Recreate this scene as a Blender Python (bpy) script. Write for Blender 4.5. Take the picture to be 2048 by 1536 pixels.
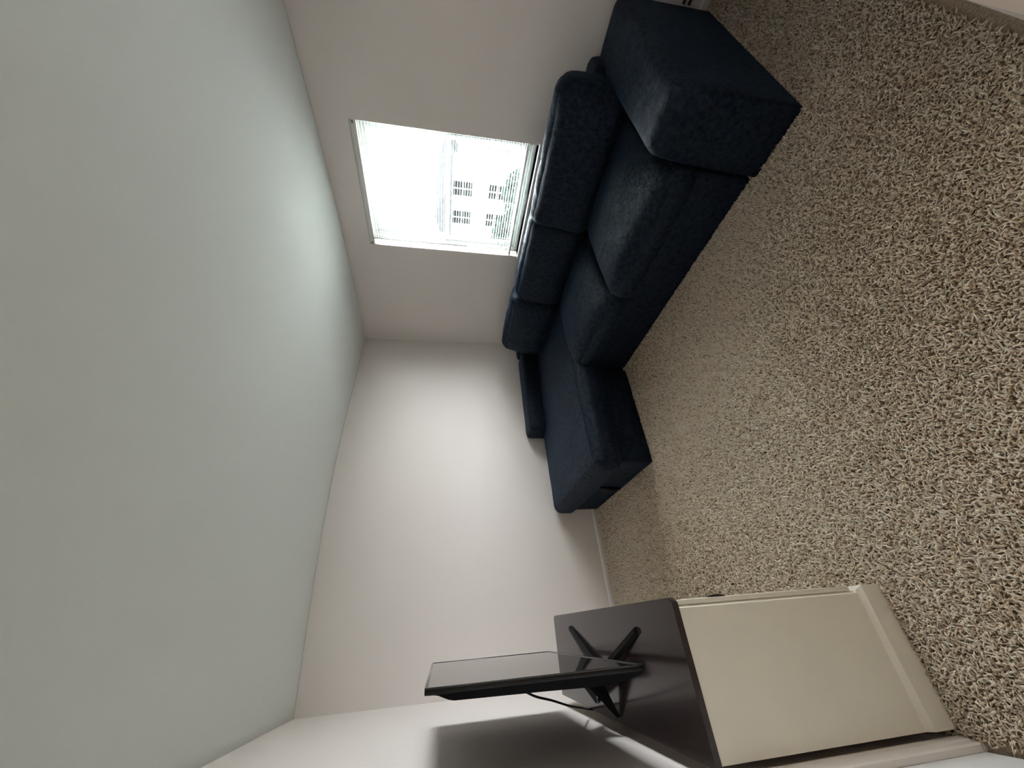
import bpy, bmesh, math, random
import numpy as np
from mathutils import Vector, Matrix, noise

# ------------------------------------------------------------------ reset
for o in list(bpy.data.objects):
    bpy.data.objects.remove(o, do_unlink=True)
scene = bpy.context.scene
C = scene.collection

# ------------------------------------------------------------------ camera (phone held sideways: the photo lies on its side)
YAW, PITCH, ROLL, FPX, CAMH = 0.6002, 0.1734, -0.0262, 749.8, 1.4877
fw = Vector((math.sin(YAW) * math.cos(PITCH), math.cos(YAW) * math.cos(PITCH), -math.sin(PITCH)))
rt0 = Vector((math.cos(YAW), -math.sin(YAW), 0.0))
dn0 = fw.cross(rt0)
rt = rt0 * math.cos(ROLL) + dn0 * math.sin(ROLL)
dn = dn0 * math.cos(ROLL) - rt0 * math.sin(ROLL)
cam_d = bpy.data.cameras.new('camera')
cam = bpy.data.objects.new('camera', cam_d)
C.objects.link(cam)
M3 = Matrix((dn, rt, -fw)).transposed()
cam.matrix_world = Matrix.Translation((0, 0, CAMH)) @ M3.to_4x4()
cam_d.sensor_fit = 'HORIZONTAL'
cam_d.sensor_width = 36.0
cam_d.lens = FPX / 2048 * 36.0
cam_d.clip_start = 0.02
cam_d.clip_end = 400
scene.camera = cam

# ------------------------------------------------------------------ world: bright overcast sky, the main light beside the added hall lamp
SKY = 30.0
world = bpy.data.worlds.new('overcast_sky')
scene.world = world
world.use_nodes = True
bg = world.node_tree.nodes['Background']
bg.inputs['Color'].default_value = (0.985, 1.0, 1.035, 1)
bg.inputs['Strength'].default_value = SKY

# view
scene.view_settings.view_transform = 'Standard'
scene.view_settings.look = 'None'
scene.view_settings.gamma = 1.0
scene.view_settings.use_curve_mapping = False
scene.view_settings.exposure = 0.66
try:
    scene.cycles.use_denoising = True
    scene.cycles.use_adaptive_sampling = True
    scene.cycles.adaptive_threshold = 0.04
    scene.cycles.max_bounces = 7
    scene.cycles.diffuse_bounces = 5
    scene.cycles.transparent_max_bounces = 12
    scene.cycles.sample_clamp_indirect = 12.0
except Exception:
    pass

# ------------------------------------------------------------------ room dimensions
XL, XR, YB, H = -0.351, 3.018, 3.543, 2.44
YF = 0.04                                     # room face of the front wall (camera stands in its doorway)
WY0, WY1, WZ0, WZ1 = 1.244, 2.236, 0.85, 2.195   # window opening

# sky portal: a sampling guide that emits nothing, fitted into the window opening
pd = bpy.data.lights.new('window_sky_portal', 'AREA')
pd.shape = 'RECTANGLE'; pd.size = WZ1 - WZ0; pd.size_y = WY1 - WY0
pd.cycles.is_portal = True
portal = bpy.data.objects.new('window_sky_portal', pd)
portal.location = (XR + 0.16, (WY0 + WY1) / 2, (WZ0 + WZ1) / 2)
portal.rotation_euler = (0, math.radians(90), 0)
C.objects.link(portal)

# ------------------------------------------------------------------ materials
MATS = {}
def nodes_of(m):
    return m.node_tree.nodes, m.node_tree.links

def mat(name, col, rough=0.6, spec=0.5, noise_amt=0.0, noise_scale=20, bump=0.0, bump_scale=200, metal=0.0, sheen=0.0, sheen_tint=None, coat=0.0):
    if name in MATS:
        return MATS[name]
    m = bpy.data.materials.new(name); m.use_nodes = True
    N, L = nodes_of(m)
    b = N['Principled BSDF']
    b.inputs['Base Color'].default_value = (*col, 1)
    b.inputs['Roughness'].default_value = rough
    b.inputs['Specular IOR Level'].default_value = spec
    b.inputs['Metallic'].default_value = metal
    if coat:
        b.inputs['Coat Weight'].default_value = coat
        b.inputs['Coat Roughness'].default_value = 0.08
    if sheen:
        b.inputs['Sheen Weight'].default_value = sheen
        b.inputs['Sheen Roughness'].default_value = 0.45
        if sheen_tint:
            b.inputs['Sheen Tint'].default_value = (*sheen_tint, 1)
    tc = N.new('ShaderNodeTexCoord')
    if noise_amt:
        n = N.new('ShaderNodeTexNoise'); n.inputs['Scale'].default_value = noise_scale
        n.inputs['Detail'].default_value = 5
        L.new(tc.outputs['Object'], n.inputs['Vector'])
        r = N.new('ShaderNodeValToRGB')
        r.color_ramp.elements[0].position = 0.3; r.color_ramp.elements[1].position = 0.7
        r.color_ramp.elements[0].color = (*[c * (1 - noise_amt) for c in col], 1)
        r.color_ramp.elements[1].color = (*[min(1, c * (1 + noise_amt)) for c in col], 1)
        L.new(n.outputs['Fac'], r.inputs['Fac'])
        L.new(r.outputs['Color'], b.inputs['Base Color'])
    if bump:
        n2 = N.new('ShaderNodeTexNoise'); n2.inputs['Scale'].default_value = bump_scale
        n2.inputs['Detail'].default_value = 3
        L.new(tc.outputs['Object'], n2.inputs['Vector'])
        bp = N.new('ShaderNodeBump'); bp.inputs['Strength'].default_value = bump
        bp.inputs['Distance'].default_value = 0.003
        L.new(n2.outputs['Fac'], bp.inputs['Height'])
        L.new(bp.outputs['Normal'], b.inputs['Normal'])
    MATS[name] = m
    return m

WALL = mat('wall_paint', (0.755, 0.70, 0.667), 0.75, 0.25, bump=0.12, bump_scale=260)
CEIL = mat('ceiling_paint', (0.745, 0.78, 0.755), 0.9, 0.15, bump=0.15, bump_scale=320)
TRIM = mat('trim_paint', (0.80, 0.75, 0.71), 0.45, 0.4)
DOORW = mat('door_paint', (0.80, 0.81, 0.80), 0.5, 0.4)
HALL = mat('hall_paint', (0.80, 0.76, 0.72), 0.8, 0.2)
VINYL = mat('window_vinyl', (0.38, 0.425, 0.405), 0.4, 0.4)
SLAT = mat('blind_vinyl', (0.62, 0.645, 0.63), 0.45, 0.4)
RAIL = mat('blind_rail', (0.72, 0.72, 0.70), 0.5, 0.4)
CORDM = mat('blind_cord', (0.7, 0.7, 0.68), 0.8)
WANDM = mat('tilt_wand', (0.35, 0.38, 0.38), 0.25, 0.6)
CLIP = mat('bracket_metal', (0.06, 0.06, 0.055), 0.5, 0.5)
CABW = mat('cabinet_paint', (0.80, 0.75, 0.64), 0.55, 0.35, noise_amt=0.035, noise_scale=4)
CABT = mat('cabinet_espresso', (0.036, 0.026, 0.025), 0.15, 0.42, noise_amt=0.06, noise_scale=5)
BLACKM = mat('black_plastic', (0.0035, 0.004, 0.0055), 0.5, 0.12)
BLACKR = mat('black_rubber', (0.008, 0.008, 0.009), 0.5, 0.4)
SCREEN = mat('tv_glass', (0.006, 0.006, 0.007), 0.05, 0.85)
BEZEL = mat('tv_bezel', (0.006, 0.006, 0.007), 0.3, 0.35)
PULL = mat('dark_bronze', (0.018, 0.014, 0.012), 0.4, 0.5, metal=0.3)

def fabric():
    m = bpy.data.materials.new('navy_chenille'); m.use_nodes = True
    N, L = nodes_of(m)
    b = N['Principled BSDF']
    tc = N.new('ShaderNodeTexCoord')
    mp = N.new('ShaderNodeMapping'); mp.inputs['Scale'].default_value = (1, 1, 1)
    L.new(tc.outputs['Object'], mp.inputs['Vector'])
    n1 = N.new('ShaderNodeTexNoise'); n1.inputs['Scale'].default_value = 16; n1.inputs['Detail'].default_value = 6
    n1.inputs['Roughness'].default_value = 0.7
    L.new(mp.outputs['Vector'], n1.inputs['Vector'])
    r = N.new('ShaderNodeValToRGB')
    e = r.color_ramp.elements
    e[0].position = 0.32; e[0].color = (0.0015, 0.0030, 0.0072, 1)
    e[1].position = 0.72; e[1].color = (0.0034, 0.0068, 0.0155, 1)
    L.new(n1.outputs['Fac'], r.inputs['Fac'])
    L.new(r.outputs['Color'], b.inputs['Base Color'])
    b.inputs['Roughness'].default_value = 0.66
    b.inputs['Specular IOR Level'].default_value = 0.2
    b.inputs['Specular Tint'].default_value = (0.62, 0.82, 1.0, 1)
    b.inputs['Sheen Weight'].default_value = 0.07
    b.inputs['Sheen Roughness'].default_value = 0.34
    b.inputs['Sheen Tint'].default_value = (0.15, 0.45, 1.0, 1)
    n3 = N.new('ShaderNodeTexNoise'); n3.inputs['Scale'].default_value = 38; n3.inputs['Detail'].default_value = 8
    n3.inputs['Roughness'].default_value = 0.75
    L.new(mp.outputs['Vector'], n3.inputs['Vector'])
    mr = N.new('ShaderNodeMapRange')
    mr.inputs['From Min'].default_value = 0.3; mr.inputs['From Max'].default_value = 0.7
    mr.inputs['To Min'].default_value = 0.03; mr.inputs['To Max'].default_value = 0.60
    L.new(n3.outputs['Fac'], mr.inputs['Value']); L.new(mr.outputs['Result'], b.inputs['Specular IOR Level'])
    n2 = N.new('ShaderNodeTexNoise'); n2.inputs['Scale'].default_value = 140; n2.inputs['Detail'].default_value = 4
    L.new(tc.outputs['Object'], n2.inputs['Vector'])
    bp = N.new('ShaderNodeBump'); bp.inputs['Strength'].default_value = 0.7; bp.inputs['Distance'].default_value = 0.004
    L.new(n2.outputs['Fac'], bp.inputs['Height'])
    L.new(bp.outputs['Normal'], b.inputs['Normal'])
    return m
FAB = fabric()

def carpet_mats():
    # pile: colour per yarn from the mesh attribute "yarn"
    m = bpy.data.materials.new('carpet_yarn'); m.use_nodes = True
    N, L = nodes_of(m); b = N['Principled BSDF']
    a = N.new('ShaderNodeAttribute'); a.attribute_name = 'yarn'
    r = N.new('ShaderNodeValToRGB')
    e = r.color_ramp.elements
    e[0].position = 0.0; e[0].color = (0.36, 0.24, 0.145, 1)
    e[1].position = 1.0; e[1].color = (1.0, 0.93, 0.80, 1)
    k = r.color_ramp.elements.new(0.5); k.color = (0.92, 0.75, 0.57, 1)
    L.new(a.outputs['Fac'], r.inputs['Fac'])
    N.remove(b)
    df = N.new('ShaderNodeBsdfDiffuse'); tl = N.new('ShaderNodeBsdfTranslucent'); mx = N.new('ShaderNodeMixShader')
    mx.inputs['Fac'].default_value = 0.14
    L.new(r.outputs['Color'], df.inputs['Color']); L.new(r.outputs['Color'], tl.inputs['Color'])
    L.new(df.outputs[0], mx.inputs[1]); L.new(tl.outputs[0], mx.inputs[2])
    L.new(mx.outputs[0], N['Material Output'].inputs['Surface'])
    g = mat('carpet_backing', (0.40, 0.32, 0.24), 0.95, 0.05, noise_amt=0.3, noise_scale=150)
    return m, g
YARN, BACKING = carpet_mats()

def glass_mat():
    m = bpy.data.materials.new('window_glass'); m.use_nodes = True
    N, L = nodes_of(m)
    N.remove(N['Principled BSDF'])
    t = N.new('ShaderNodeBsdfTransparent'); t.inputs['Color'].default_value = (0.975, 0.99, 0.985, 1)
    g = N.new('ShaderNodeBsdfGlossy'); g.inputs['Roughness'].default_value = 0.02
    mx = N.new('ShaderNodeMixShader'); mx.inputs['Fac'].default_value = 0.03
    L.new(t.outputs[0], mx.inputs[1]); L.new(g.outputs[0], mx.inputs[2])
    L.new(mx.outputs[0], N['Material Output'].inputs['Surface'])
    return m
GLASS = glass_mat()

# ------------------------------------------------------------------ helpers
def link(name, me, m=None, parent=None, loc=None, rot=None):
    o = bpy.data.objects.new(name, me); C.objects.link(o)
    if m is not None and not me.materials:
        me.materials.append(m)
    if parent is not None:
        o.parent = parent
    if loc is not None:
        o.location = loc
    if rot is not None:
        o.rotation_euler = rot
    return o

def tag(o, label=None, cat=None, group=None, kind=None):
    if label: o['label'] = label
    if cat: o['category'] = cat
    if group: o['group'] = group
    if kind: o['kind'] = kind
    return o

def empty(name, loc=(0, 0, 0), rz=0.0):
    o = bpy.data.objects.new(name, None); C.objects.link(o)
    o.empty_display_size = 0.1
    o.location = loc; o.rotation_euler = (0, 0, rz)
    return o

def mesh_from(verts, faces, name='mesh', smooth=False):
    me = bpy.data.meshes.new(name)
    me.from_pydata([tuple(v) for v in verts], [], [tuple(f) for f in faces])
    me.update()
    if smooth:
        me.polygons.foreach_set('use_smooth', [True] * len(me.polygons))
    return me

def box_into(bm, lo, hi):
    x0, y0, z0 = lo; x1, y1, z1 = hi
    v = [bm.verts.new(c) for c in ((x0, y0, z0), (x1, y0, z0), (x1, y1, z0), (x0, y1, z0),
                                   (x0, y0, z1), (x1, y0, z1), (x1, y1, z1), (x0, y1, z1))]
    for f in ((0, 3, 2, 1), (4, 5, 6, 7), (0, 1, 5, 4), (1, 2, 6, 5), (2, 3, 7, 6), (3, 0, 4, 7)):
        bm.faces.new([v[i] for i in f])

def boxes(name, items, m, parent=None, bevel=0.0, seg=2, loc=None, rot=None):
    bm = bmesh.new()
    for lo, hi in items:
        box_into(bm, lo, hi)
    if bevel:
        bmesh.ops.bevel(bm, geom=list(bm.edges), offset=bevel, segments=seg, affect='EDGES', profile=0.5, clamp_overlap=True)
    me = bpy.data.meshes.new(name)
    bm.to_mesh(me); bm.free()
    if bevel:
        me.polygons.foreach_set('use_smooth', [True] * len(me.polygons))
        try:
            me.set_sharp_from_angle(angle=math.radians(50))
        except Exception:
            pass
    return link(name, me, m, parent, loc, rot)

def prism(name, poly, axis, a, b, m, parent=None, smooth=False, loc=None, rot=None, bevel=0.0):
    """extrude a 2-D polygon along an axis: axis 'y' -> poly in (x,z); 'x' -> poly in (y,z); 'z' -> (x,y)"""
    def P(p, t):
        return {'y': (p[0], t, p[1]), 'x': (t, p[0], p[1]), 'z': (p[0], p[1], t)}[axis]
    bm = bmesh.new()
    A = [bm.verts.new(P(p, a)) for p in poly]; B = [bm.verts.new(P(p, b)) for p in poly]
    n = len(poly)
    bm.faces.new(A); bm.faces.new(B[::-1])
    for i in range(n):
        bm.faces.new((A[i], B[i], B[(i + 1) % n], A[(i + 1) % n]))
    bmesh.ops.recalc_face_normals(bm, faces=bm.faces)
    if bevel:
        bmesh.ops.bevel(bm, geom=list(bm.edges), offset=bevel, segments=2, affect='EDGES', clamp_overlap=True)
    me = bpy.data.meshes.new(name); bm.to_mesh(me); bm.free()
    if smooth or bevel:
        me.polygons.foreach_set('use_smooth', [True] * len(me.polygons))
        try:
            me.set_sharp_from_angle(angle=math.radians(40))
        except Exception:
            pass
    return link(name, me, m, parent, loc, rot)

def tube_mesh(pts, r, n=6, closed=False, name='tube'):
    pts = [Vector(p) for p in pts]
    V, F = [], []
    k = len(pts)
    up = Vector((0, 0, 1))
    for i, p in enumerate(pts):
        a = pts[(i - 1) % k] if (closed or i > 0) else p
        b = pts[(i + 1) % k] if (closed or i < k - 1) else p
        t = (b - a).normalized()
        u = t.cross(up)
        if u.length < 1e-3: u = t.cross(Vector((1, 0, 0)))
        u.normalize(); w = t.cross(u).normalized()
        rr = r(i / max(1, k - 1)) if callable(r) else r
        for j in range(n):
            an = 2 * math.pi * j / n
            V.append(p + u * math.cos(an) * rr + w * math.sin(an) * rr)
    for i in range(k if closed else k - 1):
        for j in range(n):
            a = i * n + j; b = i * n + (j + 1) % n
            c = ((i + 1) % k) * n + (j + 1) % n; d = ((i + 1) % k) * n + j
            F.append((a, b, c, d))
    if not closed:
        F.append(tuple(range(n))[::-1]); F.append(tuple((k - 1) * n + j for j in range(n)))
    return mesh_from(V, F, name, smooth=True)

def catmull(pts, n=8):
    pts = [Vector(p) for p in pts]
    P = [pts[0]] + pts + [pts[-1]]
    out = []
    for i in range(1, len(P) - 2):
        for s in range(n):
            t = s / n
            a, b, c, d = P[i - 1], P[i], P[i + 1], P[i + 2]
            out.append(0.5 * ((2 * b) + (c - a) * t + (2 * a - 5 * b + 4 * c - d) * t * t + (3 * b - a - 3 * c + d) * t ** 3))
    out.append(pts[-1])
    return out

def struct(o):
    o['kind'] = 'structure'
    return o

# ------------------------------------------------------------------ the room shell
WT = 0.16
struct(boxes('floor', [((XL - 1.4, -1.5, -0.12), (XR + WT, YB + WT, 0.0))], BACKING))

# ceiling: an old plaster ceiling, a little uneven along the walls
def ceil_z(x, y):
    tx = max(0.0, min(1.0, (x - XL) / (XR - XL))); ty = max(0.0, min(1.0, (YB - y) / (YB - 0.3)))
    back = 0.055 * math.sin(math.pi * tx ** 0.9) ** 1.2 * (1 - ty) ** 2
    side = -0.034 * math.sin(math.pi * max(0, min(1, ty)) ** 0.8) * tx ** 3
    return H + back + side
nx, ny = 34, 40
V = []; F = []
for j in range(ny + 1):
    for i in range(nx + 1):
        x = XL - 0.05 + (XR - XL + 0.1) * i / nx; y = -0.1 + (YB + 0.15) * j / ny
        V.append((x, y, ceil_z(x, y)))
k = len(V)
for v in list(V): V.append((v[0], v[1], 2.70))
W_ = nx + 1
for j in range(ny):
    for i in range(nx):
        a = j * W_ + i
        F.append((a, a + W_, a + W_ + 1, a + 1)); F.append((k + a, k + a + 1, k + a + W_ + 1, k + a + W_))
rim = [i for i in range(nx)] ; 
for i in range(nx):
    a = i; F.append((a, a + 1, k + a + 1, k + a)); a = ny * W_ + i; F.append((a + 1, a, k + a, k + a + 1))
for j in range(ny):
    a = j * W_; F.append((a + W_, a, k + a, k + a + W_)); a = j * W_ + nx; F.append((a, a + W_, k + a + W_, k + a))
struct(link('ceiling', mesh_from(V, F, 'ceiling', True), CEIL))

struct(boxes('wall_back', [((XL - WT, YB, 0), (XR + WT, YB + WT, 2.6))], WALL))
# window wall with its opening
struct(boxes('wall_right', [((XR, -0.1, 0), (XR + WT, WY0, 2.6)), ((XR, WY1, 0), (XR + WT, YB, 2.6)),
                            ((XR, WY0, 0), (XR + WT, WY1, WZ0)), ((XR, WY0, WZ1), (XR + WT, WY1, 2.6))], WALL))
# left wall with the door opening beside the cabinet
DY0, DY1, DZ = 0.42, 1.195, 2.03
struct(boxes('wall_left', [((XL - WT, DY1, 0), (XL, YB, 2.6)), ((XL - WT, -0.1, 0), (XL, DY0, 2.6)),
                           ((XL - WT, DY0, DZ), (XL, DY1, 2.6))], WALL))
struct(boxes('door_leak_block', [((XL - WT - 0.06, DY0 - 0.2, 0), (XL - WT - 0.001, DY1 + 0.2, 2.6))], HALL))  # unseen slab added behind the door to block sky light leaking in
# front wall, the camera stands in its doorway
FX = 1.10
struct(boxes('wall_front', [((FX, YF - 0.12, 0), (XR + WT, YF, 2.6)), ((XL - WT, YF - 0.12, 2.06), (FX, YF, 2.6))], WALL))
# hall behind the camera
struct(boxes('wall_hall', [((XL - 1.4, -1.5, 0), (XR + WT, -1.38, 2.6)), ((XL - 1.4, -1.38, 0), (XL - 1.28, 0.0, 2.6)),
                           ((XR, -1.38, 0), (XR + WT, YF - 0.12, 2.6)), ((XL - 1.28, YF - 0.12, 0), (XL - WT, YF, 2.6))], HALL))
struct(boxes('ceiling_hall', [((XL - 1.4, -1.5, 2.46), (XR + WT, -0.08, 2.6))], CEIL))

# unseen lamp added in the hall as fill, round the corner from the doorway
def add_hall_fill():
    t = empty('hall_fill_lamp', (2.70, -0.75, 2.46))
    tag(t, 'unseen fill lamp added in the hall behind the doorway', 'lamp')
    def lathe(name, prof, m):
        V = []; F = []; n = 28
        for r_, z_ in prof:
            for j in range(n):
                a_ = 2 * math.pi * j / n; V.append((r_ * math.cos(a_), r_ * math.sin(a_), z_))
        for i in range(len(prof) - 1):
            for j in range(n):
                F.append((i * n + j, i * n + (j + 1) % n, (i + 1) * n + (j + 1) % n, (i + 1) * n + j))
        return link(name, mesh_from(V, F, name, True), m, t)
    lathe('canopy', [(0.0, -0.001), (0.165, -0.001), (0.165, -0.022), (0.0, -0.022)], TRIM)
    em = bpy.data.materials.new('fill_lamp_glass'); em.use_nodes = True
    e_ = em.node_tree.nodes['Principled BSDF']
    e_.inputs['Base Color'].default_value = (0.8, 0.78, 0.74, 1)
    e_.inputs['Emission Color'].default_value = (1.0, 0.96, 0.91, 1)
    e_.inputs['Emission Strength'].default_value = 92.0
    lathe('shade', [(0.150, -0.022)] + [(0.150 * math.cos(q * math.pi / 16), -0.022 - 0.075 * math.sin(q * math.pi / 16)) for q in range(1, 9)], em)
add_hall_fill()

# baseboards with an eased top edge
def baseboard(name, p0, p1, nrm, h=0.062, t=0.012):
    p0 = Vector((*p0, 0)); p1 = Vector((*p1, 0)); n = Vector((*nrm, 0))
    prof = [(0, 0), (t, 0), (t, h - 0.014), (t * 0.45, h - 0.003), (t * 0.3, h), (0, h)]
    V = [p0 + n * a + Vector((0, 0, z)) for a, z in prof] + [p1 + n * a + Vector((0, 0, z)) for a, z in prof]
    k = len(prof)
    F = [tuple(range(k)), tuple(range(k, 2 * k))[::-1]] + [(i, i + k, (i + 1) % k + k, (i + 1) % k) for i in range(k)]
    me = mesh_from(V, F, name)
    bm = bmesh.new(); bm.from_mesh(me); bmesh.ops.recalc_face_normals(bm, faces=bm.faces); bm.to_mesh(me); bm.free()
    return struct(link(name, me, TRIM))
baseboard('baseboard_back', (XL, YB), (XR, YB), (0, -1))
baseboard('baseboard_right', (XR, YF), (XR, YB), (-1, 0))
baseboard('baseboard_left', (XL, DY1 + 0.06), (XL, YB), (1, 0))
baseboard('baseboard_front', (FX + 0.01, YF), (XR, YF), (0, 1))

# door in the left wall: slab, jamb and moulded casing
d = struct(boxes('door_1', [((XL - 0.045, DY0 + 0.004, 0.012), (XL - 0.008, DY1 - 0.004, DZ - 0.004))], DOORW, bevel=0.002))
for z0, z1 in ((0.22, 0.95), (1.08, 1.86)):
    boxes('door_panel', [((XL - 0.010, DY0 + 0.13, z0), (XL - 0.004, DY1 - 0.13, z1))], DOORW, d, bevel=0.004)
boxes('jamb', [((XL - WT, DY0 - 0.0, 0), (XL - 0.045, DY0 + 0.003, DZ)), ((XL - WT, DY1 - 0.003, 0), (XL - 0.045, DY1, DZ))], TRIM, d)
bmk = bmesh.new(); bmesh.ops.create_uvsphere(bmk, u_segments=20, v_segments=12, radius=0.028)
me = bpy.data.meshes.new('knob'); bmk.to_mesh(me); bmk.free(); me.polygons.foreach_set('use_smooth', [True] * len(me.polygons))
link('knob', me, mat('satin_nickel', (0.5, 0.48, 0.45), 0.3, 0.5, metal=1.0), d, (XL + 0.045, DY0 + 0.07, 0.95))
# casing profile (across the wall, proud of it), thick outer edge stepping down to the opening
cp = [(DY1 - 0.004, XL - 0.008), (DY1 - 0.004, XL + 0.007), (DY1 + 0.004, XL + 0.010), (DY1 + 0.020, XL + 0.011), (DY1 + 0.026, XL + 0.015),
      (DY1 + 0.044, XL + 0.018), (DY1 + 0.053, XL + 0.017), (DY1 + 0.056, XL + 0.012), (DY1 + 0.056, XL - 0.002)]
t1 = struct(prism('trim_1', [(x, y) for y, x in cp], 'z', 0.0, DZ + 0.056, TRIM))
cp2 = [(DY0 - (y - DY1), x) for y, x in cp]
struct(prism('trim_2', [(x, y) for y, x in cp2], 'z', 0.0, DZ + 0.056, TRIM))
struct(boxes('trim_3', [((XL - 0.002, DY0 - 0.056, DZ), (XL + 0.016, DY1 + 0.056, DZ + 0.056))], TRIM, bevel=0.003))

# ------------------------------------------------------------------ window (single hung, white vinyl) set in the opening
win = empty('window_1', (XR + 0.07, (WY0 + WY1) / 2, WZ0)); struct(win)
def wb(name, lo, hi, m, par, bevel=0.0):
    return boxes(name, [((lo[0] - win.location.x, lo[1] - win.location.y, lo[2] - win.location.z),
                         (hi[0] - win.location.x, hi[1] - win.location.y, hi[2] - win.location.z))], m, par, bevel)
GX = XR + 0.115
MR = 1.515
# main frame in steps
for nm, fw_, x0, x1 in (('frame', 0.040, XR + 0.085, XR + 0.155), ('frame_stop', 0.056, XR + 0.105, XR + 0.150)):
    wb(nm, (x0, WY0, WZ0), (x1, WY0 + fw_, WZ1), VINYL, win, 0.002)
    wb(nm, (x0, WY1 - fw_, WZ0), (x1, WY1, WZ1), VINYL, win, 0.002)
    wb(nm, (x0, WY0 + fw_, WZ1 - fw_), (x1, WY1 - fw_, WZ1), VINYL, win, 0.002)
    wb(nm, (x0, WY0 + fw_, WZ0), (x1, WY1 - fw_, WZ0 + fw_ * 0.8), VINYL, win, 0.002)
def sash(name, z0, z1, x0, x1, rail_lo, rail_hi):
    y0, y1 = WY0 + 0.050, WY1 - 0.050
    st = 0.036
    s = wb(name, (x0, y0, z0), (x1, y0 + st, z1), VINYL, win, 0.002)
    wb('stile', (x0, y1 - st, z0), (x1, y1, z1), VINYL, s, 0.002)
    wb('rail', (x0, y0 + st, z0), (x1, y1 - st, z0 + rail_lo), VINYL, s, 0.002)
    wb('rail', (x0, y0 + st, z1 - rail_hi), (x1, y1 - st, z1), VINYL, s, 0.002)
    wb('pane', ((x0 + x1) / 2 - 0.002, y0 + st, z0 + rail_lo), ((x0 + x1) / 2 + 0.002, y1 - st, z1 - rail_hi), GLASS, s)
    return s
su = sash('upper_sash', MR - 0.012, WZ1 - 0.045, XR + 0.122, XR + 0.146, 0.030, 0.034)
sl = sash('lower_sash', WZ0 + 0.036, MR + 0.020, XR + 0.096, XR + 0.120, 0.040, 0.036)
wb('sash_lock', (XR + 0.098, 1.70, MR + 0.020), (XR + 0.118, 1.76, MR + 0.034), RAIL, sl, 0.003)
# stool / sill
sill = struct(boxes('trim_4', [((XR - 0.028, WY0 - 0.012, WZ0 - 0.022), (XR + 0.10, WY1 + 0.012, WZ0 + 0.0))], mat('sill_paint', (0.80, 0.80, 0.78), 0.4, 0.4), bevel=0.004))

# ------------------------------------------------------------------ mini blind
bl = empty('window_blind', (XR + 0.020, (WY0 + WY1) / 2, WZ1))
tag(bl, 'white horizontal mini blind with open slats hanging in the bright window', 'blind')
BW = (WY1 - WY0) - 0.012
def bb(name, lo, hi, m, bevel=0.0):
    return boxes(name, [(lo, hi)], m, bl, bevel)
bb('head_rail', (-0.016, -BW / 2, -0.040), (0.018, BW / 2, -0.002), RAIL, 0.002)
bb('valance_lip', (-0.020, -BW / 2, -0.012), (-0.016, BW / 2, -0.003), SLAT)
for s in (-1, 1):
    bb('bracket', (-0.022, s * (BW / 2 - 0.010) - 0.008, -0.024), (-0.0165, s * (BW / 2 - 0.010) + 0.008, -0.016), CLIP)
sp = 0.0212
zt = -0.056; zb = WZ0 - WZ1 + 0.085
nsl = int((zt - zb) / sp) + 1
prof = []
for i in range(7):
    t = -1 + 2 * i / 6
    prof.append((t * 0.0125, 0.0018 * (1 - t * t)))
Vs = []; Fs = []
for y in (-BW / 2, BW / 2):
    for x, z in prof: Vs.append((x, y, z))
    for x, z in prof: Vs.append((x, y, z - 0.0006))
K = 7
for i in range(K - 1):
    Fs.append((i, i + 1, i + 1 + 2 * K, i + 2 * K)); Fs.append((K + i + 1, K + i, K + i + 2 * K, K + i + 1 + 2 * K))
    Fs.append((i + 1, i, K + i, K + i + 1)); Fs.append((2 * K + i, 2 * K + i + 1, 3 * K + i + 1, 3 * K + i))
Fs.append((0, 2 * K, 3 * K, K)); Fs.append((K - 1, 2 * K - 1, 4 * K - 1, 3 * K - 1))
slat_me = mesh_from(Vs, Fs, 'slat', False)
rnd = random.Random(4)
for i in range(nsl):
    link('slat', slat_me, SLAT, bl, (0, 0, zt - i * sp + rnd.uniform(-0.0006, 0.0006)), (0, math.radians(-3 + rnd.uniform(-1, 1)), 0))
zl = zt - (nsl - 1) * sp - 0.022
bb('bottom_rail', (-0.013, -BW / 2, zl - 0.010), (0.013, BW / 2, zl + 0.006), RAIL, 0.003)
for y in (-BW * 0.34, 0.0, BW * 0.34):
    for x in (-0.0135, 0.0135):
        bb('ladder_cord', (x - 0.0006, y - 0.0006, zl), (x + 0.0006, y + 0.0006, -0.04), CORDM)
link('tilt_wand', tube_mesh([(-0.026, BW / 2 - 0.065, -0.03), (-0.028, BW / 2 - 0.066, -0.5), (-0.029, BW / 2 - 0.068, -0.86)], 0.0035, 6), WANDM, bl)

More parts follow.
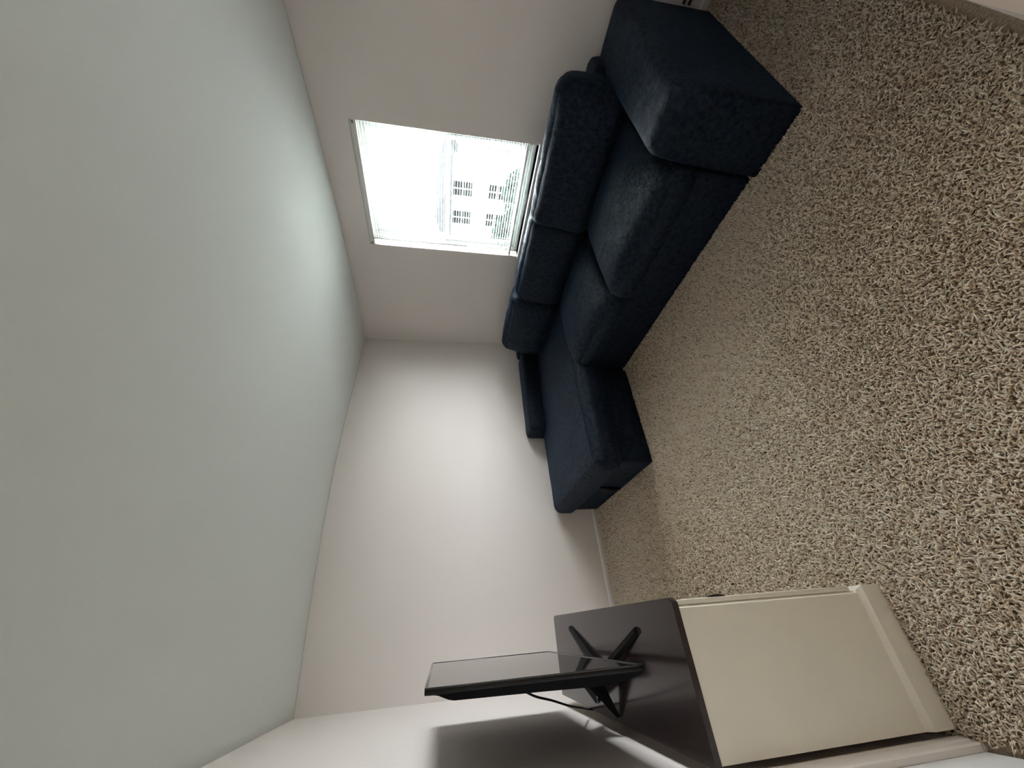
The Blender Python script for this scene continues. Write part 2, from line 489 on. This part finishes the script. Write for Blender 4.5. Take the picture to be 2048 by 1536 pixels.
# ------------------------------------------------------------------ cushions
def cushion_fn(half, r, puff, crown_lo=1.0, seed=0, wob=0.004, wrinkle=0.0):
    hx, hy, hz = half
    def S(p):
        px, py, pz = p
        q = [px * hx, py * hy, pz * hz]
        inner = [max(-(h - r), min(h - r, c)) for c, h in zip(q, (hx, hy, hz))]
        dd = Vector([a - b for a, b in zip(q, inner)])
        if dd.length > 1e-9:
            # push points near edges and corners onto the rounding
            m_ = max(abs(c) for c in dd)
            dd = dd.normalized() * m_
        q = Vector(inner) + dd
        ax, ay, az = 1 - px * px, 1 - py * py, 1 - pz * pz
        q.x += puff[0] * px * (ay ** 0.7) * (az ** 0.7)
        q.y += puff[1] * py * (ax ** 0.7) * (az ** 0.7)
        q.z += puff[2] * pz * (ax ** 0.7) * (ay ** 0.7) * (1.0 if pz > 0 else crown_lo)
        if wob:
            nv = noise.noise_vector(Vector((q.x * 5 + seed * 7.3, q.y * 5 - seed * 3.1, q.z * 5 + seed)))
            q += nv * wob
            nv = noise.noise_vector(Vector((q.x * 17 + seed * 2.3, q.y * 17, q.z * 17)))
            q += nv * wob * 0.25
        if wrinkle and pz > 0.2:
            k_ = (pz - 0.2) / 0.8 * max(0.0, 1 - abs(px) * 0.75)
            w_ = noise.noise(Vector((q.y * 16 + seed * 3.7 + px * 1.5, q.x * 5, seed)))
            q.z -= wrinkle * k_ * max(0.0, 0.55 - abs(w_) * 3.2) 
            q.x += wrinkle * 0.4 * k_ * w_
        return q
    return S

def cube_surface(S, n=(16, 16, 10)):
    """quads over the six faces of a cube, mapped by S, welded"""
    idx = {}; V = []; F = []
    def g(i, k):
        return math.sin((-1 + 2 * i / k) * math.pi / 2)
    def vert(key, p):
        if key not in idx:
            idx[key] = len(V); V.append(S(p))
        return idx[key]
    for ax in range(3):
        b, c = (ax + 1) % 3, (ax + 2) % 3
        for sgn in (0, 1):
            for i in range(n[b]):
                for j in range(n[c]):
                    q = []
                    for di, dj in ((0, 0), (1, 0), (1, 1), (0, 1)):
                        key = [0, 0, 0]; key[ax] = n[ax] * sgn; key[b] = i + di; key[c] = j + dj
                        p = [g(key[t], n[t]) for t in range(3)]
                        q.append(vert(tuple(key), p))
                    F.append(tuple(q) if sgn else tuple(q[::-1]))
    return V, F

def cushion(name, center, half, r, puff, parent, seed=0, rot=(0, 0, 0), wob=0.004, crown_lo=0.3, seams=(), n=(22, 22, 14), m=None, wrinkle=0.0):
    S = cushion_fn(half, r, puff, crown_lo, seed, wob, wrinkle)
    V, F = cube_surface(S, n)
    o = link(name, mesh_from(V, F, name, True), m or FAB, parent, center, rot)
    for path in seams:
        link('seam', tube_mesh([S(p) for p in path], 0.0028, 5), m or FAB, o)
    return o

def path(a, b, k=30):
    return [tuple(a[i] + (b[i] - a[i]) * t / k for i in range(3)) for t in range(k + 1)]

# ------------------------------------------------------------------ sectional sofa
sofa = empty('sectional_sofa', (1.9, 1.9, 0))
tag(sofa, 'dark navy blue fabric L-shaped sectional sofa along the window wall and corner', 'sofa')
def sp_(x, y, z):            # world -> sofa local
    return (x - 1.9, y - 1.9, z)
def sc(name, lo, hi, r, puff, seed, **kw):
    c = [(a + b) / 2 for a, b in zip(lo, hi)]; h = [(b - a) / 2 for a, b in zip(lo, hi)]
    return cushion(name, sp_(*c), h, r, puff, sofa, seed, **kw)
SX = 1.80        # front of the long run
# bases
sc('base', (SX, 0.76, 0.006), (2.96, 2.36, 0.30), 0.018, (0.004, 0, 0), 1, wob=0.002, n=(10, 20, 6))
sc('corner_base', (1.78, 2.365, 0.006), (2.96, 3.515, 0.30), 0.018, (0, 0, 0), 2, wob=0.002, n=(10, 10, 6))
sc('chaise_base', (0.955, 2.335, 0.006), (1.78, 3.515, 0.262), 0.022, (0.004, 0.004, 0), 3, wob=0.003, n=(14, 14, 6))
# back frames along both walls
sc('back_frame', (2.73, 0.665, 0.28), (2.985, 3.515, 0.665), 0.05, (0, 0, 0.004), 4, wob=0.003, n=(8, 24, 8))
sc('back_frame', (1.70, 3.27, 0.262), (2.74, 3.520, 0.645), 0.045, (0, 0, 0.004), 5, wob=0.003, n=(14, 8, 8))
# arm: wide, padded, sloping softly at its front
def arm():
    lo, hi = (1.778, 0.400, 0.006), (2.980, 0.748, 0.600)
    c = [(a + b) / 2 for a, b in zip(lo, hi)]; h = [(b - a) / 2 for a, b in zip(lo, hi)]
    S0 = cushion_fn(h, 0.062, (0.008, 0.006, 0.014), 0.0, 6, 0.003); S1 = cushion_fn(h, 0.014, (0.0, 0.0, 0.0), 0.0, 6, 0.002)
    def S(p):
        q = S1(p).lerp(S0(p), min(1.0, max(0.0, (p[2] + 1) / 2)) ** 0.8)
        t = min(1.0, max(0.0, (h[0] - q.x) / (2 * h[0])))
        lowf = min(1.0, max(0.0, (-q.y + h[1]) / (2 * h[1])))
        zt_ = max(0.0, (q.z + h[2]) / (2 * h[2]))
        q.y += (-0.020 + 0.062 * t) * lowf            # outer face splays towards the wall end
        q.y -= 0.020 * zt_ ** 3 * (1 - lowf)
        q.x += 0.012 * zt_ ** 4 * t
        return q
    V, F = cube_surface(S, (30, 18, 18))
    return link('arm', mesh_from(V, F, 'arm', True), FAB, sofa, sp_(*c))
arm()
# seat cushions of the long run
def seam_top(z=0.86):
    return path((-1, -0.96, z), (-1, 0.96, z))
sc('seat_cushion', (1.765, 0.755, 0.285), (2.54, 1.590, 0.462), 0.075, (0.034, 0.020, 0.080), 11, rot=(0, math.radians(-2.0), 0))
sc('seat_cushion', (1.765, 1.570, 0.285), (2.54, 2.385, 0.458), 0.075, (0.034, 0.020, 0.076), 12, rot=(0, math.radians(-1.5), 0))
# one long cushion over the corner and the chaise
sc('chaise_cushion', (0.915, 2.290, 0.252), (2.74, 3.500, 0.458), 0.060, (0.020, 0.022, 0.034), 14,
   seams=[path((-0.90, -0.90, 1), (-0.10, -0.90, 1))], n=(34, 24, 14))
# back cushions, leaning on the frame
def backc(y0, y1, x, z, hgt, seed, lean, yaw=0.0, thick=0.29, lum=0.055):
    c = (x, (y0 + y1) / 2, z + hgt / 2)
    h = (thick / 2, (y1 - y0) / 2, hgt / 2)
    sm = [path((0.30, -0.95, 1), (0.30, 0.95, 1)), path((-0.30, -0.95, 1), (-0.30, 0.95, 1))]
    return cushion('back_cushion', sp_(*c), h, 0.085, (lum, 0.014, 0.014), sofa, seed, rot=(0, math.radians(lean), yaw), wob=0.009,
                   crown_lo=0.4, seams=sm[:1], n=(20, 70, 20), wrinkle=0.022)
backc(0.70, 1.575, 2.600, 0.455, 0.445, 21, 12, math.radians(2.5))
backc(1.53, 2.36, 2.640, 0.455, 0.430, 22, 12, math.radians(-2.0))
backc(2.33, 3.13, 2.665, 0.450, 0.445, 23, 10, math.radians(-4.0))
# black pull strap on the chaise end
link('pull_strap', tube_mesh([sp_(0.945, 2.85, 0.245), sp_(0.932, 2.86, 0.17), sp_(0.936, 2.875, 0.10), sp_(0.944, 2.87, 0.055)], lambda t: 0.010 + 0.012 * math.sin(t * 3.0), 6), BLACKR, sofa)

# ------------------------------------------------------------------ media cabinet
cab = empty('media_cabinet', (-0.1335, 1.25, 0), math.radians(-0.9))
tag(cab, 'cream painted low cabinet with dark espresso top against the left wall', 'cabinet')
CD, CL, CZ = 0.372, 1.45, 0.785     # depth (x), length (y), height
hx = CD / 2
def cb(name, lo, hi, m, par=None, bevel=0.0):
    return boxes(name, [(lo, hi)], m, par or cab, bevel)
# body: side panels with a chamfered front edge, back, bottom
def side(y0, y1, name):
    ch = 0.014 if y0 < 0.5 else 0.0
    poly = [(-hx, y0), (hx - 0.012 - ch * 0.6, y0), (hx - 0.012, y0 + ch), (hx - 0.012, y1), (-hx, y1)]
    if ch == 0: poly = [(-hx, y0), (hx - 0.012, y0), (hx - 0.012, y1), (-hx, y1)]
    return prism(name, poly, 'z', 0.095, CZ - 0.020, CABW, cab)
side(0.0, 0.020, 'side_panel'); side(CL - 0.02, CL, 'side_panel')
cb('back_panel', (-hx, 0.02, 0.095), (-hx + 0.008, CL - 0.02, CZ - 0.02), CABW)
cb('bottom_panel', (-hx + 0.008, 0.02, 0.095), (hx - 0.014, CL - 0.02, 0.113), CABW)
# plinth with a bevelled upper edge
pl = [(-hx - 0.002, 0.0), (hx + 0.004, 0.0), (hx + 0.004, 0.088), (hx - 0.010, 0.100), (-hx - 0.002, 0.100)]
bm = bmesh.new()
ring = lambda e, z: [bm.verts.new(c) for c in ((-hx, -e, z), (hx - 0.012 + e, -e, z), (hx - 0.012 + e, CL + e, z), (-hx, CL + e, z))]
r0 = ring(0.014, 0.0); r1 = ring(0.014, 0.083); r2 = ring(0.0, 0.0985)
for a, b in ((r0, r1), (r1, r2)):
    for i in range(4):
        bm.faces.new((a[i], a[(i + 1) % 4], b[(i + 1) % 4], b[i]))
bm.faces.new(r0[::-1]); bm.faces.new(r2)
me = bpy.data.meshes.new('plinth'); bm.to_mesh(me); bm.free()
link('plinth', me, CABW, cab)
# dark top with clipped front corners
tp = [(-hx - 0.004, -0.006), (hx - 0.004, -0.006), (hx + 0.010, 0.014), (hx + 0.010, CL - 0.012), (hx - 0.004, CL + 0.006), (-hx - 0.004, CL + 0.006)]
prism('top', tp, 'z', CZ - 0.020, CZ, CABT, cab, bevel=0.0012)
# three doors with dark oval pulls
nd = 3; w = (CL - 0.012) / nd
for i in range(nd):
    y0 = 0.006 + i * w
    dr = cb('door', (hx - 0.012, y0 + 0.002, 0.112), (hx + 0.002, y0 + w - 0.002, CZ - 0.026), CABW, bevel=0.0015)
    cb('door_panel', (hx + 0.002, y0 + 0.06, 0.17), (hx + 0.005, y0 + w - 0.06, CZ - 0.085), CABW, dr, 0.001)
    yk = y0 + 0.045
    V = []; F = []
    bmk = bmesh.new(); bmesh.ops.create_uvsphere(bmk, u_segments=18, v_segments=10, radius=1.0)
    bmesh.ops.scale(bmk, vec=(0.008, 0.011, 0.034), verts=bmk.verts)
    me = bpy.data.meshes.new('pull'); bmk.to_mesh(me); bmk.free(); me.polygons.foreach_set('use_smooth', [True] * len(me.polygons))
    link('pull', me, PULL, dr, (hx + 0.003, yk, 0.590))

# ------------------------------------------------------------------ television on the cabinet
TVW, TVH = 1.17, 0.652
tv = empty('television', (-0.094, 1.93, CZ), math.radians(-0.75))
tag(tv, 'black flat-screen television on an X-shaped stand, seen from its side edge', 'television')
zb0 = 0.088
# panel with bezel, screen and rear housing (x = 0 is the front, minus x the back)
boxes('panel', [((-0.016, -TVW / 2, zb0), (-0.0015, TVW / 2, zb0 + TVH))], BEZEL, tv, 0.002)
boxes('screen', [((-0.003, -TVW / 2 + 0.009, zb0 + 0.018), (-0.0008, TVW / 2 - 0.009, zb0 + TVH - 0.009))], SCREEN, tv)
bez = [((-0.003, -TVW / 2, zb0), (0.001, -TVW / 2 + 0.009, zb0 + TVH)), ((-0.003, TVW / 2 - 0.009, zb0), (0.001, TVW / 2, zb0 + TVH)),
       ((-0.003, -TVW / 2 + 0.009, zb0), (0.001, TVW / 2 - 0.009, zb0 + 0.018)), ((-0.003, -TVW / 2 + 0.009, zb0 + TVH - 0.009), (0.001, TVW / 2 - 0.009, zb0 + TVH))]
boxes('bezel', bez, mat('tv_bezel_gloss', (0.02, 0.02, 0.021), 0.12, 0.9), tv, 0.0008)
T = zb0 + TVH
hp = [(-0.013, T - 0.003), (-0.0165, T - 0.004), (-0.017, T - 0.026), (-0.019, T - 0.038), (-0.024, T - 0.050), (-0.030, T - 0.066), (-0.033, T - 0.080),
      (-0.037, zb0 + 0.30), (-0.040, zb0 + 0.16), (-0.039, zb0 + 0.115), (-0.034, zb0 + 0.060), (-0.024, zb0 + 0.018), (-0.018, zb0 + 0.004), (-0.013, zb0 + 0.004)]
prism('rear_housing', hp, 'y', -TVW / 2 + 0.002, TVW / 2 - 0.002, BLACKM, tv, bevel=0.0015)
# stand: neck behind the panel and four splayed blades
boxes('neck', [((-0.090, -0.075, 0.030), (-0.035, 0.075, 0.17))], BLACKM, tv, 0.012)
def blade(tip, root, wr, wt, hr, ht):
    tip = Vector(tip); root = Vector(root)
    dr_ = (tip - root); dr_.z = 0; dr_.normalize(); s = Vector((-dr_.y, dr_.x, 0))
    V = []; 
    for t in np.linspace(0, 1, 9):
        p = root.lerp(tip, t); p.z = root.z * (1 - t) + tip.z
        w_ = wr * (1 - t) + wt * t; h_ = hr * (1 - t) + ht * t
        for a, b in ((-1, 0), (1, 0), (0.55, 1), (-0.55, 1)):
            V.append(p + s * a * w_ / 2 + Vector((0, 0, b * h_)))
    F = [(0, 1, 2, 3), (35, 34, 33, 32)]
    for i in range(8):
        for j in range(4):
            F.append((i * 4 + j, i * 4 + 4 + j, i * 4 + 4 + (j + 1) % 4, i * 4 + (j + 1) % 4))
    me = mesh_from(V, F, 'stand_leg')
    bmx = bmesh.new(); bmx.from_mesh(me); bmesh.ops.recalc_face_normals(bmx, faces=bmx.faces); bmx.to_mesh(me); bmx.free()
    return link('stand_leg', me, BLACKM, tv)
blade((0.082, -0.400, 0.002), (-0.040, -0.075, 0.012), 0.034, 0.026, 0.022, 0.012)
blade((0.100, 0.425, 0.002), (-0.040, 0.075, 0.012), 0.034, 0.026, 0.022, 0.012)
blade((-0.200, -0.075, 0.002), (-0.075, -0.030, 0.050), 0.070, 0.018, 0.060, 0.008)
blade((-0.180, 0.170, 0.002), (-0.075, 0.035, 0.050), 0.060, 0.018, 0.060, 0.008)
cable = catmull([(-0.036, -0.380, 0.455), (-0.080, -0.275, 0.375), (-0.115, -0.160, 0.280), (-0.156, -0.020, 0.180), (-0.195, 0.170, 0.075), (-0.222, 0.310, 0.010), (-0.236, 0.345, -0.060)], 8)
link('power_cable', tube_mesh(cable, 0.0038, 7), BLACKR, tv)

# two cords on the wall behind the sofa arm
for z, lab in ((0.135, 'lower'), (0.170, 'upper')):
    pts = catmull([(XR - 0.0245, 0.38, z + 0.006), (XR - 0.0245, 0.36, z + 0.004), (XR - 0.024, 0.30, z - 0.004), (XR - 0.022, 0.15, z - 0.004), (XR - 0.008, 0.08, z + 0.01)], 6)
    o = link('power_cord', tube_mesh(pts, 0.0085, 7), BLACKR)
    tag(o, f'{lab} of two black cords along the wall behind the sofa arm', 'cord', 'cords behind the sofa arm')

# ------------------------------------------------------------------ carpet pile (uncountable yarns)
def pile():
    rng = np.random.default_rng(7)
    xs0, xs1, ys0, ys1 = XL + 0.014, XR - 0.016, -0.02, YB - 0.014
    sp0 = 0.0054
    gx = np.arange(xs0, xs1, sp0); gy = np.arange(ys0, ys1, sp0)
    X, Y = np.meshgrid(gx, gy); X = X.ravel(); Y = Y.ravel()
    X = X + rng.uniform(-0.5, 0.5, X.size) * sp0 * 1.2; Y = Y + rng.uniform(-0.5, 0.5, Y.size) * sp0 * 1.2
    # keep what can be seen: not under furniture; thinner far away
    keep = np.ones(X.size, bool)
    keep &= ~((X > 1.84) & (Y > 0.46)); keep &= ~((X > 0.99) & (Y > 2.37)); keep &= ~((X < 0.02) & (Y > 1.27) & (Y < 2.66))
    # inside the photo's floor area (drop what lies beside and behind the viewer)
    f3 = np.array(fw); r3 = np.array(rt); d3 = np.array(dn)
    Q = np.stack([X, Y, np.full(X.size, -CAMH)], 1)
    zz = Q @ f3; uu = (Q @ r3) / np.maximum(zz, 1e-3) * FPX; vv = (Q @ d3) / np.maximum(zz, 1e-3) * FPX
    dist = np.hypot(X, Y)
    keep &= (dist > 0.30) & ~((X > FX - 0.04) & (Y < YF + 0.045))
    dens = np.clip(1.25 - 0.20 * dist, 0.42, 1.0)
    keep &= rng.random(X.size) < dens
    X = X[keep]; Y = Y[keep]; dist = dist[keep]; dens = dens[keep]
    n = X.size
    grow = np.clip(1 / np.sqrt(dens), 1, 1.5)
    L = rng.uniform(0.012, 0.026, n) * grow; R = rng.uniform(0.0018, 0.0031, n) * grow
    # lean direction: random, with slow swirls from traffic and vacuuming
    a = rng.uniform(0, 2 * np.pi, n)
    lean = rng.uniform(0.2, 1.35, n)
    sw = np.sin(X * 3.1 + np.sin(Y * 2.3) * 1.3) + np.cos(Y * 3.7 + X * 1.1)
    lx = np.cos(a) * lean + 0.22 * np.cos(sw * 1.6); ly = np.sin(a) * lean + 0.22 * np.sin(sw * 1.6)
    hgt = L / np.sqrt(1 + lx * lx + ly * ly)
    hgt = hgt * (1 + 0.10 * sw)
    ph = rng.uniform(0, 2 * np.pi, n)
    V = np.zeros((n, 7, 3))
    kx = rng.normal(0, 0.35, n); ky = rng.normal(0, 0.35, n)
    for j in range(3):
        an = ph + j * 2.0944
        V[:, j, 0] = X + np.cos(an) * R * 0.9; V[:, j, 1] = Y + np.sin(an) * R * 0.9; V[:, j, 2] = -0.002
        V[:, 3 + j, 0] = X + lx * hgt * 0.62 + np.cos(an) * R * 1.15; V[:, 3 + j, 1] = Y + ly * hgt * 0.62 + np.sin(an) * R * 1.15
        V[:, 3 + j, 2] = hgt * 0.72
    V[:, 6, 0] = X + lx * hgt * 1.05 + kx * L; V[:, 6, 1] = Y + ly * hgt * 1.05 + ky * L; V[:, 6, 2] = hgt
    tri = np.array([[0, 1, 4], [0, 4, 3], [1, 2, 5], [1, 5, 4], [2, 0, 3], [2, 3, 5], [3, 4, 6], [4, 5, 6], [5, 3, 6]])
    T_ = (tri[None] + (np.arange(n) * 7)[:, None, None]).reshape(-1)
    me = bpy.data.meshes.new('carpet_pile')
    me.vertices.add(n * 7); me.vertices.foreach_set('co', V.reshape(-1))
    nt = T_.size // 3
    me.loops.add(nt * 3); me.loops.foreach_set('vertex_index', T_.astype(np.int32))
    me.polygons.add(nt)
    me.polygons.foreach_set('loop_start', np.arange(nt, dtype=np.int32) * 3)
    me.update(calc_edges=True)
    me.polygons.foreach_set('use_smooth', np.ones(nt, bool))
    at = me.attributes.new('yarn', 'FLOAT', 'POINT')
    base = np.clip(rng.normal(0.60, 0.30, n) + 0.09 * sw, 0, 1)  # swirl term paints pile-direction shading into the yarn tone
    tip = np.clip(base[:, None] + np.array([-0.5, -0.5, -0.5, 0.03, 0.03, 0.03, 0.3])[None], 0, 1)  # roots darkened, tips lightened: shade of the pile gaps painted into the colour
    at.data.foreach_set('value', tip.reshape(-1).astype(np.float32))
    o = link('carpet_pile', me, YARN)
    tag(o, 'brown and tan shaggy wall-to-wall carpet pile', 'carpet', kind='stuff')
    print('pile tufts', n, 'tris', nt)
pile()

# ------------------------------------------------------------------ outside the window, one storey below
GZ = -3.2
ROAD = mat('pale_concrete', (0.40, 0.39, 0.37), 0.9, 0.1, noise_amt=0.1, noise_scale=0.6)
GRASS = mat('lawn', (0.16, 0.20, 0.10), 0.95, 0.05, noise_amt=0.3, noise_scale=1.5)
STUCCO = mat('house_siding', (0.55, 0.54, 0.52), 0.8, 0.1)
STUCCO2 = mat('house_siding_grey', (0.22, 0.235, 0.24), 0.8, 0.1)
ROOF = mat('shingle_roof', (0.020, 0.022, 0.023), 0.9, 0.0, noise_amt=0.3, noise_scale=3)
DARKG = mat('dark_window_glass', (0.005, 0.006, 0.006), 0.9, 0.0)
LEAF = mat('tree_leaf', (0.009, 0.015, 0.012), 0.9, 0.0, noise_amt=0.5, noise_scale=2)
BARK = mat('tree_bark', (0.03, 0.025, 0.02), 0.9, 0.1)
BLUEP = mat('blue_paint', (0.006, 0.020, 0.030), 0.9, 0.0)
struct(boxes('ground_outside', [((XR + WT + 0.01, -30, GZ - 0.2), (90, 70, GZ))], ROAD))
struct(boxes('lawn_strip', [((19, -30, GZ), (22, 70, GZ + 0.04))], GRASS))

def house(name, x, y, w, dpt, h, rh, m, label, rows, cols, rz=0.0):
    t = empty(name, (x, y, GZ), rz); tag(t, label, 'house', 'houses across the street')
    boxes('walls', [((0, -w / 2, 0), (dpt, w / 2, h))], m, t)
    prism('roof', [(-w / 2 - 0.4, h), (w / 2 + 0.4, h), (0, h + rh)], 'x', -0.4, dpt + 0.4, ROOF, t)
    for r_ in range(rows):
        for c_ in range(cols):
            yy = -w / 2 + w * (c_ + 0.5) / cols; zz = h * (r_ + 0.30) / rows + 0.25
            f = boxes('window', [((-0.06, yy - 0.55, zz), (0.0, yy + 0.55, zz + 1.45))], STUCCO, t)
            for q in (-1, 1):
                for s in (0, 1):
                    boxes('pane', [((-0.075, yy + q * 0.26 - 0.22, zz + 0.08 + s * 0.66), (-0.06, yy + q * 0.26 + 0.22, zz + 0.08 + s * 0.66 + 0.58))], DARKG, f)
    return t
house('house', 25.0, 15.6, 6.2, 8, 4.6, 1.2, STUCCO, 'pale house with dark windows straight across, seen through the blind', 2, 3)
house('house', 27.0, 9.2, 5.0, 8, 4.4, 2.2, STUCCO2, 'grey gabled house seen through the near half of the blind', 2, 2)

def tree(x, y, h, rad, seed, label, small=False):
    t = empty('shrub' if small else 'tree', (x, y, GZ)); tag(t, label, 'shrub' if small else 'tree', 'greenery by the street')
    link('trunk', tube_mesh([(0, 0, 0), (0.05, 0.03, h * 0.4), (0, 0, h * 0.75)], lambda q: 0.16 * (1 - 0.6 * q) * min(1, h / 4), 7), BARK, t)
    rg = random.Random(seed)
    V = []; F = []
    for i in range(900):
        u = Vector((rg.gauss(0, 1), rg.gauss(0, 1), rg.gauss(0, 0.9))); u.normalize()
        u *= rg.random() ** 0.4
        p = Vector((u.x * rad, u.y * rad, h * 0.68 + u.z * h * 0.34))
        a = Vector((rg.gauss(0, 1), rg.gauss(0, 1), rg.gauss(0, 1))).normalized() * rad * 0.14
        b = a.orthogonal().normalized() * rad * 0.09
        k = len(V); V += [p - a, p + b, p + a, p - b]; F.append((k, k + 1, k + 2, k + 3))
    link('foliage', mesh_from(V, F, 'foliage'), LEAF, t)
tree(18.2, 12.4, 2.4, 1.3, 1, 'leafy shrub at the street right of the grey house', True)
tree(17.5, 9.6, 2.2, 1.2, 2, 'leafy shrub beside the parked blue car', True)
tree(22.5, 20.6, 5.2, 1.9, 3, 'tree at the far side of the pale house')

def car(x, y, rz):
    t = empty('parked_car', (x, y, GZ), rz); tag(t, 'blue car parked on the street below the window', 'car')
    prof = [(-2.1, 0.35), (2.1, 0.35), (2.15, 0.75), (1.5, 0.95), (0.9, 1.42), (-0.9, 1.45), (-1.6, 1.0), (-2.15, 0.9)]
    prism('body', [(a, b) for a, b in prof], 'x', -0.85, 0.85, BLUEP, t, bevel=0.05)
    for s in (-1, 1):
        prism('side_window', [(0.75, 1.0), (1.25, 1.0), (0.85, 1.34), (-0.85, 1.37), (-1.35, 1.02)], 'x', s * 0.86 - 0.01, s * 0.86 + 0.01, DARKG, t)
        for q in (-1.3, 1.3):
            me = bpy.data.meshes.new('wheel'); b_ = bmesh.new()
            bmesh.ops.create_cone(b_, cap_ends=True, segments=20, radius1=0.34, radius2=0.34, depth=0.22, matrix=Matrix.Translation((s * 0.8, q, 0.34)) @ Matrix.Rotation(math.pi / 2, 4, 'Y'))
            b_.to_mesh(me); b_.free(); link('wheel', me, BLACKR, t)
car(14.6, 6.2, math.radians(4))
